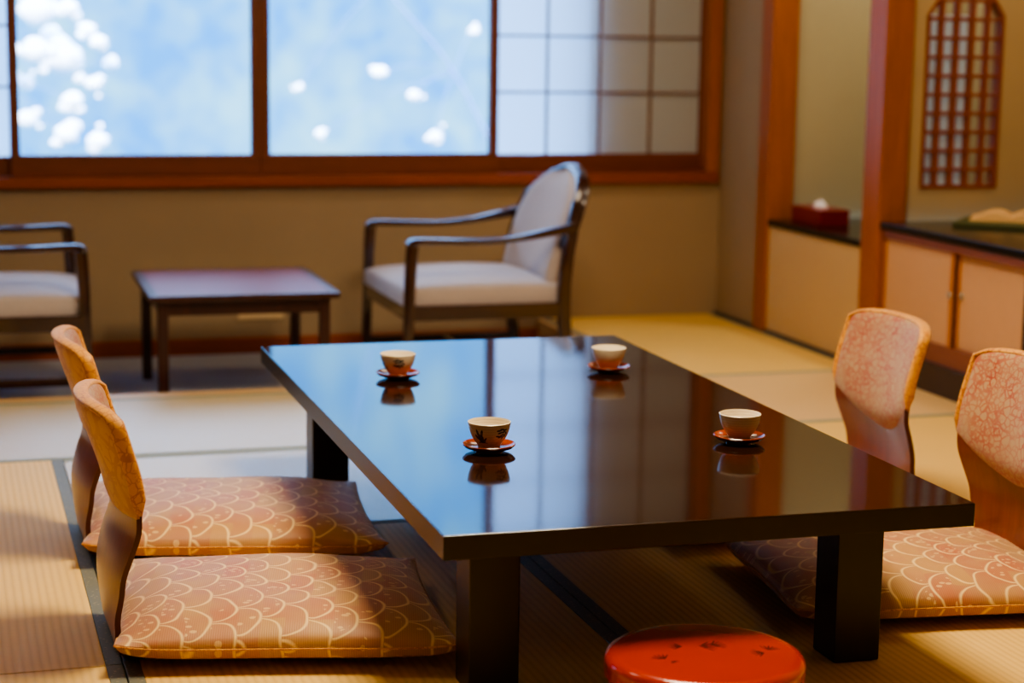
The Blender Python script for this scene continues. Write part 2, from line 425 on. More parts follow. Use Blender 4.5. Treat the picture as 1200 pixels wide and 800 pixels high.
# partition between the niches with the arched opening (x .157-.455 from XR, z .645-...)
def partition():
    bm = bmesh.new(); x0, x1 = 2.528, 2.83; zb = .645; zs = 1.25; zt = 1.36; ch = .075
    X0, X1 = XR+.09, XR+.95; ya, yb = 3.03, 3.10
    # face polygons around the opening, built as strips then extruded
    P = lambda x, z: (x, z)
    polys = [[(X0, 0), (X1, 0), (X1, zb), (X0, zb)], [(X0, zb), (x0, zb), (x0, zs), (X0, zs)], [(x1, zb), (X1, zb), (X1, zs), (x1, zs)],
             [(X0, zs), (x0, zs), (x0+ch, zt), (X0, zt)], [(x1, zs), (X1, zs), (X1, zt), (x1-ch, zt)], [(X0, zt), (X1, zt), (X1, ZC), (X0, ZC)]]
    for pl in polys:
        a = [bm.verts.new((x, ya, z)) for x, z in pl]; b = [bm.verts.new((x, yb, z)) for x, z in pl]
        bm.faces.new(a); bm.faces.new(b[::-1])
        for k in range(4): bm.faces.new((a[k], b[k], b[(k+1) % 4], a[(k+1) % 4]))
    return bm
struct('wall_right', partition(), M['plaster2'])
struct('trim_2', boxes((XR-.012, 3.93, 0, XR+.10, 4.035, ZC), bev=.004), M['hinoki_v'])
struct('trim_3', boxes((XR-.012, 3.0, 0, XR+.095, 3.13, ZC), bev=.005), M['hinoki_v'])
struct('trim_4', boxes((XR-.01, 1.95, 0, XR+.09, 2.06, ZC), bev=.004), M['kick'])
struct('baseboard_right', boxes((XR-.008, 3.13, 0, XR, 3.93, .012), (XR-.008, 4.035, 0, XR, YW, .012)), M['kick'])

# window: sill trims
struct('trim_5', boxes((XL, YW-.035, .560, 2.357, YW+.10, .603), bev=.004), M['hinoki'])
struct('trim_6', boxes((2.300, YW-.03, .603, 2.357, YW+.10, 1.80), bev=.004), M['hinoki_v'])
struct('trim_7', boxes((XL, YW-.03, 1.74, 2.357, YW+.10, 1.80), bev=.004), M['hinoki'])

def sash(name, x0, x1, y, sl, sr, rail=.082):
    """glazed sliding sash: frame, pane"""
    r = bpy.data.objects.new(name, None); COL.objects.link(r); r['kind'] = 'structure'
    z0, z1 = .603, 1.74
    obj('frame', boxes((x0, y, z0, x1, y+.032, z0+rail), (x0, y, z1-.05, x1, y+.032, z1), bev=.004), M['sash'], r)
    obj('stile', boxes((x0, y+.001, z0+rail-.002, x0+sl, y+.031, z1-.048), bev=.003), M['sash_v'], r)
    obj('stile', boxes((x1-sr, y+.001, z0+rail-.002, x1, y+.031, z1-.048), bev=.003), M['sash_v'], r)
    obj('pane', boxes((x0+sl-.003, y+.014, z0+rail-.003, x1-sr+.003, y+.018, z1-.047)), M['glass'], r, smooth=False)
    return r
def shoji(name, x0, x1, y, vs, hs, rail=.074, sl=.03, sr=.012):
    r = bpy.data.objects.new(name, None); COL.objects.link(r); r['kind'] = 'structure'
    z0, z1 = .603, 1.74
    obj('frame', boxes((x0, y, z0, x1, y+.03, z0+rail), (x0, y, z1-.05, x1, y+.03, z1), (x0, y+.001, z0+rail-.002, x0+sl, y+.029, z1-.048), (x1-sr, y+.001, z0+rail-.002, x1, y+.029, z1-.048), bev=.003), M['sash'], r)
    L = [(x-.0045, y+.006, z0+rail-.002, x+.0045, y+.02, z1-.048) for x in vs]+[(x0+sl-.002, y+.008, z-.0045, x1-sr+.002, y+.019, z+.0045) for z in hs]
    obj('lattice', boxes(*L), M['lat'], r, smooth=False)
    obj('paper', boxes((x0+sl-.003, y+.0205, z0+rail-.003, x1-sr+.003, y+.0215, z1-.047)), M['paper'], r, smooth=False)
    return r
HS = [.929, 1.157, 1.385, 1.61]
sash('window_1', -.518, .431, YW+.005, .037, .037)
sash('window_2', .431, 1.398, YW+.005, .037, .036)
shoji('window_3', 1.37, 2.305, YW+.045, [1.619, 1.847, 2.072], HS, sl=.028)
shoji('window_4', -1.5, -.50, YW+.045, [-1.27, -1.04, -.80, -.62], [z+.01 for z in HS])
shoji('window_5', -2.5, -1.5, YW+.045, [-2.27, -2.0, -1.75], HS)
sash('window_6', XL, -2.5, YW+.005, .037, .037)
struct('wall_outer', boxes((1.79, YW+.105, -.16, 4.0, YW+.25, 2.3), (XL-.6, YW+.12, -.4, 2.6, YW+.15, .5)), M['extwall'])
# arched lattice opening in the partition
r = bpy.data.objects.new('window_7', None); COL.objects.link(r); r['kind'] = 'structure'
x0, x1 = 2.528, 2.83; zb = .645; zs = 1.25; zt = 1.36; ch = .075
def clipx(z): 
    k = 0 if z < zs else (z-zs)/(zt-zs)*ch
    return x0+k, x1-k
bm = bmesh.new(); fy0, fy1 = 3.022, 3.06
loop = [(x0, zb), (x0, zs), (x0+ch, zt), (x1-ch, zt), (x1, zs), (x1, zb)]; cxm, czm = (x0+x1)/2, .98
def inset(p, d=.011): 
    x, z = p; return (x+(d if x < cxm else -d), z+(d if z < zb+.01 else (-d if z > zt-.01 else -.002)))
o1 = loop; i1 = [inset(p) for p in loop]
for y0_, in [(0,)]:
    VA = [[bm.verts.new((p[0], y, p[1])) for p in L] for L in (o1, i1) for y in (fy0, fy1)]
    oa, ob, ia, ib = VA[0], VA[1], VA[2], VA[3]
    n = len(loop)
    for k in range(n):
        k2 = (k+1) % n
        bm.faces.new((oa[k], oa[k2], ia[k2], ia[k])); bm.faces.new((ob[k2], ob[k], ib[k], ib[k2])); bm.faces.new((ia[k], ia[k2], ib[k2], ib[k])); bm.faces.new((oa[k2], oa[k], ob[k], ob[k2]))
obj('frame', bm, M['lat2'], r, smooth=False)
L = []
for k in range(1, 5):
    x = x0+(x1-x0)*k/5; w = .0085
    top = zt-.005 if x0+ch < x < x1-ch else zs+(min(x-x0, x1-x)/ch)*(zt-zs)-.01
    L.append((x-w, 3.030, zb+.005, x+w, 3.052, top))
for k in range(1, 11):
    z = zb+k*.0655; a, b = clipx(z); L.append((a+.004, 3.026, z-.006, b-.004, 3.056, z+.006))
obj('lattice', boxes(*L), M['lat2'], r, smooth=False)
obj('paper', boxes((x0, 3.064, zb, x0+.182, 3.0655, zs)), M['paper'], r, smooth=False)

# ------------------------------------------------------------------ tatami mats
def mat_(x0, x1, y0, y1, ribs, label, mx='mat_x'):
    cx, cy = (x0+x1)/2, (y0+y1)/2; hx, hy = (x1-x0)/2, (y1-y0)/2; g = .0012
    t = thing('tatami_mat', label, 'tatami mat', (cx, cy, -.05), 0, 'tatami mats covering the floor')
    H = .05; w = .031
    if ribs == 'y':
        obj('rush_cover', boxes((-hx+w, -hy+g, 0, hx-w, hy-g, H), bev=.002), M['mat_y'], t)
        for s in (-1, 1):
            a, b = sorted((s*(hx-g), s*(hx-w)))
            obj('cloth_border', boxes((a, -hy+g, 0, b, hy-g, H+.0008), bev=.0015), M['heri_blue'], t)
    else:
        obj('rush_cover', boxes((-hx+g, -hy+w, 0, hx-g, hy-w, H), bev=.002), M[mx], t)
        for s in (-1, 1):
            a, b = sorted((s*(hy-g), s*(hy-w)))
            obj('cloth_border', boxes((-hx+g, a, 0, hx-g, b, H+.0008), bev=.0015), M['heri'], t)
    return t
X1, X2, X3 = -.48, .465, 1.43
mat_(-1.42, X1, .49, 2.235, 'y', 'yellow tatami mat left of the two patterned floor cushions')
mat_(-1.42, X1, -1.25, .49, 'y', 'yellow tatami mat in the near left corner, cut by the frame')
mat_(-1.42, X2, 2.235, 3.075, 'x', 'tatami mat coloured with window glare along the sunken carpet strip, behind the rear left cushion')
mat_(X2, XR, 2.235, 3.075, 'x', 'tan tatami mat between the dark low table and the right pillars', 'mat_x2')
mat_(X1, X3, 1.37, 2.235, 'x', 'tatami mat coloured with window glare under the far end of the dark low table')
mat_(X1, X2, -.40, 1.37, 'y', 'tatami mat under the front left floor cushion and left table legs')
mat_(X2, X3, -.40, 1.37, 'y', 'tatami mat under the right table legs and the front right cushion')
mat_(X3, XR, .46, 2.235, 'y', 'bright yellow tatami mat behind the right floor chairs')
mat_(X3, XR, -1.3, .46, 'y', 'tatami mat in the near right corner beside the front right cushion')
mat_(1.6, XR, 3.075, YW, 'y', 'pale cream tatami mat in the far right corner under the shoji screen')
mat_(X1, X2, -2.4, -.4, 'y', 'tatami mat nearest the viewer, left of centre')
mat_(X2, X3, -2.4, -.4, 'y', 'tatami mat nearest the viewer, right of centre')
mat_(X3, XR, -2.4, -1.3, 'y', 'short tatami mat nearest the viewer by the right wall')
mat_(-1.42, X1, -2.4, -1.25, 'y', 'short tatami mat nearest the viewer at far left')

# ------------------------------------------------------------------ low table
W, LT, TH = .9837, 1.9497, .34
t = thing('low_table', 'large glossy dark brown lacquer low table with four tea cups on it', 'table', (0, 0, .0012), -.0089)
bm = boxes((0, 0, .297, W, LT, TH), bev=.0022, seg=3)
bmesh.ops.recalc_face_normals(bm, faces=bm.faces)
for fc in bm.faces:
    if fc.normal.z < .3: fc.material_index = 1
obj('tabletop', bm, [M['table'], M['tableleg']], t)
lx, ly, lw = .09, .165, .0936
for (a, b) in [(lx, ly), (W-lx-lw, ly), (lx, LT-ly-lw), (W-lx-lw, LT-ly-lw)]:
    obj('leg', boxes((a, b, 0, a+lw, b+lw, .298), bev=.004), M['tableleg'], t)

# ------------------------------------------------------------------ cups and saucers
CUP = [(0, .006), (.017, .006), (.0175, .001), (.0205, .001), (.021, .006), (.0250, .0115), (.0293, .018), (.0330, .025), (.0362, .034), (.0383, .043), (.0395, .0505), (.0399, .0525),
       (.0385, .0535), (.0374, .051), (.0352, .040), (.0318, .030), (.0262, .018), (.018, .0115), (0, .010)]
SAU = [(0, .0), (.026, .0), (.027, .004), (.038, .006), (.0475, .0095), (.0525, .0145), (.0530, .0165), (.0518, .0175), (.0465, .0135), (.037, .0100), (.026, .0085), (0, .0085)]
spots = [(.262, 1.425, -1.72-.62, 'stoneware tea cup with a dark pine sprig, far left on the low table', 'red lacquer saucer under the far left tea cup'),
         (.790, 1.402, 1.2, 'plain cream tea cup, far right on the low table', 'red lacquer saucer under the far right tea cup'),
         (.252, .603, -1.72, 'stoneware tea cup painted with a dark tree and sprigs, near left on the low table', 'red lacquer saucer under the painted near left tea cup'),
         (.775, .566, -1.72+1.3-.15+.62+.6, 'cream tea cup with throwing rings, near right on the low table', 'red lacquer saucer under the near right tea cup')]
cup0 = sau0 = None
for (x, y, rz, lc, ls) in spots:
    if cup0 is None:
        sau0 = obj('saucer', lathe(bmesh.new(), SAU, 56), M['saucer'], loc=(x, y, TH), angle=60)
        cup0 = obj('tea_cup', lathe(bmesh.new(), CUP, 56), M['cup'], loc=(x, y, TH+.0078), angle=60)
        s, c = sau0, cup0
    else:
        s = sau0.copy(); COL.objects.link(s); c = cup0.copy(); COL.objects.link(c)
    s.location = (x, y, TH+.0003); c.location = (x, y, TH+.0085); c.rotation_euler = (0, 0, rz); c.scale = (1.08, 1.08, 1.0)
    tag(c, lc, 'tea cup', 'four tea cups on the low table'); tag(s, ls, 'saucer', 'four saucers on the low table')

# ------------------------------------------------------------------ floor cushions
def cushion_bm(hx, hy, hgt, seed):
    rnd = random.Random(seed); ph = [rnd.uniform(0, 6) for _ in range(6)]
    bm = bmesh.new(); N, Mm = 44, 44
    ease = lambda s: sin(s*pi/2)*.55+s*.45
    def base(i, j):
        u = ease(-1+2*i/N); v = ease(-1+2*j/Mm)
        # edges bow inwards slightly so the corners stand out as points
        x = u*hx*(1-.035*(1-v*v)); y = v*hy*(1-.035*(1-u*u))
        return u, v, x, y
    def top(i, j):
        u, v, x, y = base(i, j)
        a = max(0, 1-abs(u)**3.2); b = max(0, 1-abs(v)**3.2)
        h = (a*b)**.55
        wob = .004*sin(5*x/hx+ph[0])*sin(4*y/hy+ph[1])*h + .003*sin(13*u+ph[2])*(1-a)**.5*b
        corner = .012*(abs(u)*abs(v))**6
        return (x, y, .036+corner+hgt*h+wob)
    def bot(i, j):
        u, v, x, y = base(i, j)
        a = max(0, 1-abs(u)**6); b = max(0, 1-abs(v)**6)
        corner = .010*(abs(u)*abs(v))**6
        return (x*.995, y*.995, .030+corner-.0295*(a*b)**.35)
    solid_sheet(bm, top, bot, N, Mm)
    for v in bm.verts: v.co.x -= SH*v.co.y
    return bm
SH = 0
def welt(hx, hy, parent):
    bm = bmesh.new(); pts = []
    n = 22
    for s, (ax, sg) in enumerate([(0, 1), (1, 1), (0, -1), (1, -1)]):
        for k in range(n):
            q = -1+2*k/n
            if ax == 0 and sg == 1: u, v = q, -1
            elif ax == 1 and sg == 1: u, v = 1, q
            elif ax == 0: u, v = -q, 1
            else: u, v = -1, -q
            x = u*hx*(1-.035*(1-v*v)); y = v*hy*(1-.035*(1-u*u)); c = .011*(abs(u)*abs(v))**6
            pts.append(Vector((x*1.002-SH*y, y*1.002, .0335+c)))
    pts.append(pts[0].copy())
    sweep(bm, pts, .004, .0045, side=Vector((0, 0, 1)), n=8, pw=1, sm=0)
    return obj('welt', bm, M['gold'], parent)
def cushion(cx, cy, rz, hx, hy, h, seed, label, z=.0125):
    t = thing('floor_cushion', label, 'cushion', (cx, cy, z), rz, 'patterned floor cushions around the low table')
    obj('cover', cushion_bm(hx, hy, h, seed), M['cushion'], t, angle=50)
    welt(hx, hy, t); return t
A = math.radians(-13); SH = .14
def ctr(x, y, hx, hy, a): hq = hx-SH*hy; return x+hq*cos(a)-hy*sin(a), y+hq*sin(a)+hy*cos(a)
cx, cy = ctr(-.50, .425, .315, .285, A)
cushion(cx, cy, A, .315, .285, .054, 1, 'front left terracotta floor cushion with gold wave pattern')
cx, cy = ctr(-.505, 1.14, .33, .285, A)
cushion(cx, cy, A, .33, .285, .054, 2, 'rear left terracotta floor cushion with gold wave pattern')
SH = 0; B_ = math.radians(173)
cushion(1.155, .555, B_, .32, .275, .052, 3, 'front right terracotta floor cushion partly behind the table leg')
cushion(1.150, 1.22, math.radians(180), .32, .275, .058, 4, 'rear right terracotta floor cushion hidden behind the low table')

# ------------------------------------------------------------------ legless floor chairs (local: facing +x, base at x=0)
PROF = [(.0, .000), (-.006, .05), (-.013, .10), (-.016, .155), (-.006, .205), (.011, .26), (.003, .33), (-.022, .41), (-.044, .478), (-.055, .512)]
CURV = [(0, .0), (.07, .010), (.14, .026), (.21, .032), (.27, .030), (.40, .038), (.52, .042)]
HW = [(0, .150), (.08, .160), (.14, .170), (.22, .183), (.29, .187), (.40, .187), (.52, .184)]
def interp(T, z):
    if z <= T[0][0]: return T[0][1]
    for (a, b), (c, d) in zip(T, T[1:]):
        if z <= c: 
            u = (z-a)/(c-a); u = u*u*(3-2*u)*.5+u*.5; return b+(d-b)*u
    return T[-1][1]
PC = catmull([(x, 0, z) for x, z in PROF], 8)
def profx(z):
    for a, b in zip(PC, PC[1:]):
        if a.z <= z <= b.z: return a.x+(b.x-a.x)*(z-a.z)/max(1e-9, b.z-a.z)
    return PC[-1].x if z > .3 else PC[0].x
def surf(z, tt): return Vector((profx(z)+interp(CURV, z)*tt*tt, tt*interp(HW, z), z))
def nrm(z, tt):
    dz = surf(z+.003, tt)-surf(z-.003, tt); dt = surf(z, tt+.02)-surf(z, tt-.02)
    return dt.cross(dz).normalized()       # towards +x (front)
def zaisu(label, loc, rz, padmat_front, group):
    t = thing('floor_chair', label, 'floor chair', loc, rz, group)
    nz, ntt = 40, 20
    # plywood: seat board, bend, S-curved back
    def row(i):
        if i < 8:                     # seat board forward and bend
            return None
        return None
    seatpts = [(.36, .0065), (.22, .0065), (.10, .0065), (.045, .0066), (.022, .009), (.008, .018), (.0005, .032)]
    zz = [.05+(.45-.05)*k/34 for k in range(35)]
    rows = [('s', p) for p in seatpts]+[('b', z) for z in zz]
    def pt(i, j, off):
        tt = -1+2*j/ntt; k, p = rows[i]
        if k == 's':
            x, z = p; a = seatpts[max(i-1, 0)]; b = seatpts[min(i+1, len(seatpts)-1)]
            d = Vector((b[0]-a[0], 0, b[1]-a[1])).normalized(); n = Vector((d.z, 0, -d.x))
            hw = .150 if p[0] < .2 else .150-.02*(p[0]-.2)/.16
            return Vector((x, tt*hw, z))+n*off*.9
        return surf(p, tt)+nrm(p, tt)*off
    bm = bmesh.new()
    solid_sheet(bm, lambda i, j: pt(i, j, .0055), lambda i, j: pt(i, j, -.0055), len(rows)-1, ntt)
    bm.faces.ensure_lookup_table()
    bmesh.ops.recalc_face_normals(bm, faces=bm.faces)
    for f in bm.faces:                # raw edge of the ply is darker
        ts = [abs(abs(v.co.y)) for v in f.verts]
        if abs(f.normal.y) > .75: f.material_index = 1
    obj('curved_back', bm, [M['ply'], M['plyedge']], t, angle=50)
    # padded cover, pulled over the top: pointed lower edge in front, straight at the back
    ztop = lambda tt: .474+.006*(1-tt*tt)-.018*abs(tt)**9
    zlf = lambda tt: .285-.085*(1-abs(tt)**1.7)
    zlb = lambda tt: .275+.005*tt*tt
    na, nb = 22, 22
    tmap = lambda j: sin((-1+2*j/nb)*pi/2)*.4+(-1+2*j/nb)*.6
    def cov(zl, sgn, thick):
        def f(i, j):
            tt = tmap(j); a = i/na; a2 = 1-(1-a)**1.2
            z = zl(tt)+(ztop(tt)-zl(tt))*a2
            ed = (1-abs(tt)**5)**.5 if abs(tt) < 1 else 0
            lo = min(1, a*7)**.6; hi = min(1, (1-a)*7)**.5
            return surf(z, tt*1.012)+nrm(z, tt)*sgn*(.0062+thick*ed*lo*hi)
        return f
    bm = bmesh.new()
    fr = lambda i, j: (lambda p: p)(cov(zlf, 1, .012)(i, j))
    mid = lambda zl: (lambda i, j: surf(zl(tmap(j))+(ztop(tmap(j))-zl(tmap(j)))*(1-(1-i/na)**1.2), tmap(j)*1.012)+nrm(zl(tmap(j)), tmap(j))*0)
    solid_sheet(bm, fr, mid(zlf), na, nb)
    obj('backrest_pad', bm, padmat_front, t, angle=60, label='brocade pad with red vines on cream')
    bm = bmesh.new()
    solid_sheet(bm, cov(zlb, -1, .008), mid(zlb), na, nb)
    obj('pad_sleeve', bm, M['pad_gold'], t, angle=60, label='gold brocade sleeve on the rear of the backrest')
    # gold rim round the sides and top
    pts = []
    for k in range(13): z = .285+(ztop(1)-.285)*k/12; pts.append(surf(z, -1.012))
    for k in range(1, 24): tt = -1+2*k/24; pts.append(surf(ztop(tt), tt*1.012))
    for k in range(13): z = ztop(1)-(ztop(1)-.285)*k/12; pts.append(surf(z, 1.012))
    bm = bmesh.new(); 
    # round tube with per-point frame
    rings = []; n = 10; Np = len(pts)
    for i, p in enumerate(pts):
        d = (pts[min(i+1, Np-1)]-pts[max(i-1, 0)]).normalized(); s = Vector((1, 0, 0)); s = (s-d*s.dot(d)).normalized(); u = d.cross(s)
        e = min(1, (min(i, Np-1-i)+1)/3)
        rings.append([bm.verts.new(p+(s*cos(2*pi*k/n)*.0145+u*sin(2*pi*k/n)*.007)*e) for k in range(n)])
    for a, b in zip(rings, rings[1:]):
        for k in range(n): bm.faces.new((a[k], a[(k+1) % n], b[(k+1) % n], b[k]))
    bm.faces.new(rings[0][::-1]); bm.faces.new(rings[-1])
    obj('gold_rim', bm, M['gold'], t, angle=70, label='gold brocade edge of the backrest pad')
    return t
G = 'legless floor chairs around the low table'
z0 = zaisu('legless floor chair with gold brocade back at the front left cushion', (-.489, .655, 0), 0, M['pad'], G)
dup(z0, (-.489, 1.365, 0), 0, 'legless floor chair with gold brocade back at the rear left cushion')
dup(z0, (1.462, .615, 0), pi, 'legless floor chair with red and cream pad at the right edge of the picture')
dup(z0, (1.470, 1.245, 0), pi, 'legless floor chair with red and cream pad, rear one on the right of the table')

# ------------------------------------------------------------------ red lacquer tub
t = thing('rice_tub', 'round red lacquer tub with black pine sprigs on the lid, in front of the table', 'tub', (.42, -.120, 0), -.2957)
R0 = .168; DH = .018
bm = bmesh.new(); lathe(bm, [(0, .0), (R0-.02, .0), (R0-.012, .004), (R0-.009, .05), (R0-.008, .098+DH), (R0-.012, .102+DH), (0, .102+DH)], 72)
obj('tub_body', bm, M['tub'], t)
bm = bmesh.new(); lathe(bm, [(0, .103), (R0-.006, .103), (R0-.004, .092), (R0-.001, .091), (R0, .094), (R0, .113), (R0-.001, .118), (R0-.004, .1235), (R0-.010, .1275), (R0-.018, .1292), (R0-.024, .1290), (R0-.030, .1296), (.08, .1312), (0, .1318)], 72)
bmesh.ops.translate(bm, vec=(0, 0, DH), verts=bm.verts)
obj('lid', bm, M['lid'], t, angle=50, label='vermilion lid with faint black pine sprigs')

# ------------------------------------------------------------------ coffee table on the carpet
ZF = -.1
t = thing('coffee_table', 'small dark wood coffee table with a mottled red top between the armchairs', 'table', (-.13, 3.29, ZF), -.015)
w, d, h = .635, .70, .395
obj('tabletop', boxes((0, 0, h-.022, w, d, h), bev=.004), [M['coffwood']], t)
obj('top_inlay', boxes((.03, .03, h-.004, w-.03, d-.03, h+.0008), bev=.0006), M['cofftop'], t, label='mottled dark red lacquer top panel')
obj('apron', boxes((.04, .036, h-.072, w-.04, .058, h-.02), (.04, d-.058, h-.072, w-.04, d-.036, h-.02), (.036, .04, h-.072, .058, d-.04, h-.02), (w-.058, .04, h-.072, w-.036, d-.04, h-.02)), M['coffwood'], t, smooth=False)
for a in (.028, w-.028-.036):
    for b in (.028, d-.028-.036):
        obj('leg', boxes((a, b, 0, a+.036, b+.036, h-.021), bev=.004), M['coffwood'], t)

# ------------------------------------------------------------------ armchairs (local: faces -x, near side y=0)
def armchair(label, loc, rz):
    t = thing('armchair', label, 'armchair', loc, rz, 'pair of wooden armchairs by the window')
    WD = .70; m = M['chairwood']
    side = Vector((0, 1, 0))
    for yy, s in ((.022, 1), (WD-.022, -1)):
        bm = bmesh.new()
        sweep(bm, [(-.002, yy, 0), (.002, yy, .2), (.008, yy, .40), (.012, yy, .50), (.016, yy, .545)], .034, [.032, .036, .040, .042], side=side)
        obj('leg', bm, m, t)
        bm = bmesh.new()
        sweep(bm, [(.600, yy, 0), (.572, yy, .2), (.562, yy, .36), (.574, yy, .50), (.590, yy+.012*s, .57), (.606, yy+.036*s, .63), (.622, yy+.056*s, .68)], [.034, .036, .036, .036, .034, .030], [.036, .044, .048, .046, .044, .040, .034], side=side)
        obj('leg', bm, m, t)
        bm = bmesh.new()
        sweep(bm, [(.000, yy, .546), (.030, yy, .560), (.15, yy, .558), (.28, yy, .556), (.40, yy, .566), (.50, yy, .582), (.60, yy, .600)], [.040, .054, .060, .056, .046, .036, .030], [.022, .024, .022, .020, .022, .030, .036], side=side)
        obj('armrest', bm, m, t)
        bm = boxes((.004, yy-.014, .285, .575, yy+.014, .338), bev=.004)
        obj('seat_rail', bm, m, t)
        bm = boxes((.0, yy-.010, .105, .585, yy+.010, .132), bev=.004)
        obj('stretcher', bm, m, t)
    obj('seat_rail', boxes((-.008, .03, .285, .022, WD-.03, .338), bev=.004), m, t); obj('seat_rail', boxes((.55, .03, .285, .58, WD-.03, .338), bev=.004), m, t)
    obj('stretcher', boxes((.29, .02, .108, .312, WD-.02, .130), bev=.003), m, t)
    # seat cushion
    bm = bmesh.new(); N = 24; x0, x1, y0, y1 = -.012, .575, .040, WD-.040
    ease = lambda s: sin(s*pi/2)*.6+s*.4
    def top(i, j):
        u, v = ease(-1+2*i/N), ease(-1+2*j/N)
        h = ((1-abs(u)**5)*(1-abs(v)**5)); h = max(0, h)**.4
        k = 1 - .02*(1-h)
        return ((x0+x1)/2+u*(x1-x0)/2, (y0+y1)/2+v*(y1-y0)/2, .385+.024*h+.020*(1-u*u)*(1-v*v))
    def bot(i, j):
        p = top(i, j); return (p[0], p[1], .336)
    solid_sheet(bm, top, bot, N, N); obj('seat_cushion', bm, M['fabric'], t, angle=60)
    # arched backrest
    NA, NB = 26, 20
    def outline(a):          # half width at height fraction a
        z = .375+(.775-.375)*a
        if a < .45: return z, .274+.010*a/.45
        q = (a-.45)/.55; return z, .284*sqrt(max(0, 1-q**2.6))
    def bx(z): 
        u = (z-.375)/.4; return .500+.075*u+.065*u*u
    def face(off, puff):
        def f(i, j):
            a = 1-(1-i/NA)**1.7; z, hw = outline(a); hw = max(hw, .012); v = ease(-1+2*j/NB)
            h = max(0, (1-abs(v)**5))**.5*min(1, (1-a)*6+.05)**.5*min(1, a*8+.2)
            return Vector((bx(z)+off-puff*h + .02*(1-v*v)*0 + .030*(1-v*v)*.6, WD/2+v*hw, z))
        return f
    bm = bmesh.new(); solid_sheet(bm, face(.018, .026), face(.040, 0), NA, NB); obj('backrest_pad', bm, M['fabric'], t, angle=60)
    # bent wood hoop round the backrest
    pts = []; K = 30
    half = []
    for k in range(K+1):
        a = k/K; z, hw = outline(a); half.append((z, hw+.010))
    seq = [(bx(z)+.040, WD/2-hw, z) for z, hw in half if .52 < z < .768]+[(bx(.775)+.040, WD/2, .786)]+[(bx(z)+.040, WD/2+hw, z) for z, hw in reversed([h for h in half if .52 < h[0] < .768])]
    # push centre of hoop back to follow the curved pad
    seq = [(x+.018*(1-((y-WD/2)/.28)**2), y, z) for x, y, z in seq]
    bm = bmesh.new(); P = catmull(seq, 4); rings = []; n = 10
    for i, p in enumerate(P):
        d_ = (P[min(i+1, len(P)-1)]-P[max(i-1, 0)]).normalized(); s = Vector((1, 0, 0)); s = (s-d_*s.dot(d_)).normalized(); u = d_.cross(s)
        rings.append([bm.verts.new(p+s*math.copysign(abs(cos(a))**.6, cos(a))*.026+u*math.copysign(abs(sin(a))**.6, sin(a))*.014) for a in [2*pi*(k+.5)/n for k in range(n)]])
    for a, b in zip(rings, rings[1:]):
        for k in range(n): bm.faces.new((a[k], a[(k+1) % n], b[(k+1) % n], b[k]))
    bm.faces.new(rings[0][::-1]); bm.faces.new(rings[-1])
    obj('back_frame', bm, m, t, angle=60)
    return t
a0 = armchair('dark wood armchair with pale upholstery right of the coffee table, facing left', (.742, 3.275, ZF), 0)
dup(a0, (-.33, 3.985, ZF), pi, 'dark wood armchair cut by the left edge of the picture')

# ------------------------------------------------------------------ niche cabinet, right
t = thing('alcove_cabinet', 'low cabinet with black top and two peach sliding doors in the near alcove', 'cabinet', (XR, 2.06, 0))
Y0, Y1 = 0.0, .94      # local y 0..0.94 = world 2.06..3.0
obj('counter_top', boxes((-.006, Y0, .508, .82, Y1-.001, .533), bev=.003), M['counter'], t, label='glossy black top')
obj('top_rail', boxes((.004, Y0, .478, .05, Y1-.001, .508)), M['mauve'], t, smooth=False)
obj('bottom_rail', boxes((.004, Y0, .10, .05, Y1-.001, .165)), M['mauve'], t, smooth=False)
obj('kick_board', boxes((-.012, Y0, 0, .05, Y1-.001, .10), bev=.003), M['kick'], t)
def slide(y0, y1, x, knob_y):
    dr = obj('door', boxes((x+.004, y0, .165, x+.014, y1, .478)), M['door'], t, smooth=False)
    obj('stile', boxes((x, y0, .165, x+.018, y0+.022, .478)), M['ochrewood'], dr, smooth=False); obj('stile', boxes((x, y1-.012, .165, x+.018, y1, .478)), M['ochrewood'], dr, smooth=False)
    bm = bmesh.new(); lathe(bm, [(0, 0), (.012, 0), (.013, .004), (.010, .007), (0, .006)], 20)
    for v in bm.verts: v.co = Vector((x+.004-v.co.z, knob_y+v.co.x, .337+v.co.y))
    obj('knob', bm, M['knob'], dr)
slide(.455, .932, .012, .475)
slide(.026, .455, .028, .43)
obj('cabinet_side', boxes((.05, Y0, 0, .82, Y0+.02, .508)), M['kick'], t, smooth=False)
# far niche shelf
t = thing('alcove_shelf', 'low beige boxed shelf with a black top between the two pillars', 'shelf', (XR, 3.131, 0))
obj('counter_top', boxes((-.008, 0, .427, .82, .798, .452), bev=.003), M['counter'], t, label='glossy black top')
obj('front_panel', boxes((.0, 0, .0, .03, .798, .427)), M['panel'], t, smooth=False)

# tissue box
t = thing('tissue_box', 'dark red tissue box on the far black shelf', 'tissue box', (XR+.065, 3.615, .4525), 0)
obj('box', boxes((0, 0, 0, .125, .25, .062), bev=.003), M['redbox'], t)
bm = bmesh.new(); bmesh.ops.create_icosphere(bm, subdivisions=3, radius=1)
rn = random.Random(3)
for v in bm.verts:
    a = math.atan2(v.co.y, v.co.x); k = 1+.22*sin(5*a)+.12*sin(9*a+1)
    v.co = Vector((.0625+v.co.x*.020*k, .125+v.co.y*.04*k, .060+max(-.3, v.co.z)*.026*(1+.25*sin(4*a+2))))
obj('tissue', bm, M['tissue'], t)

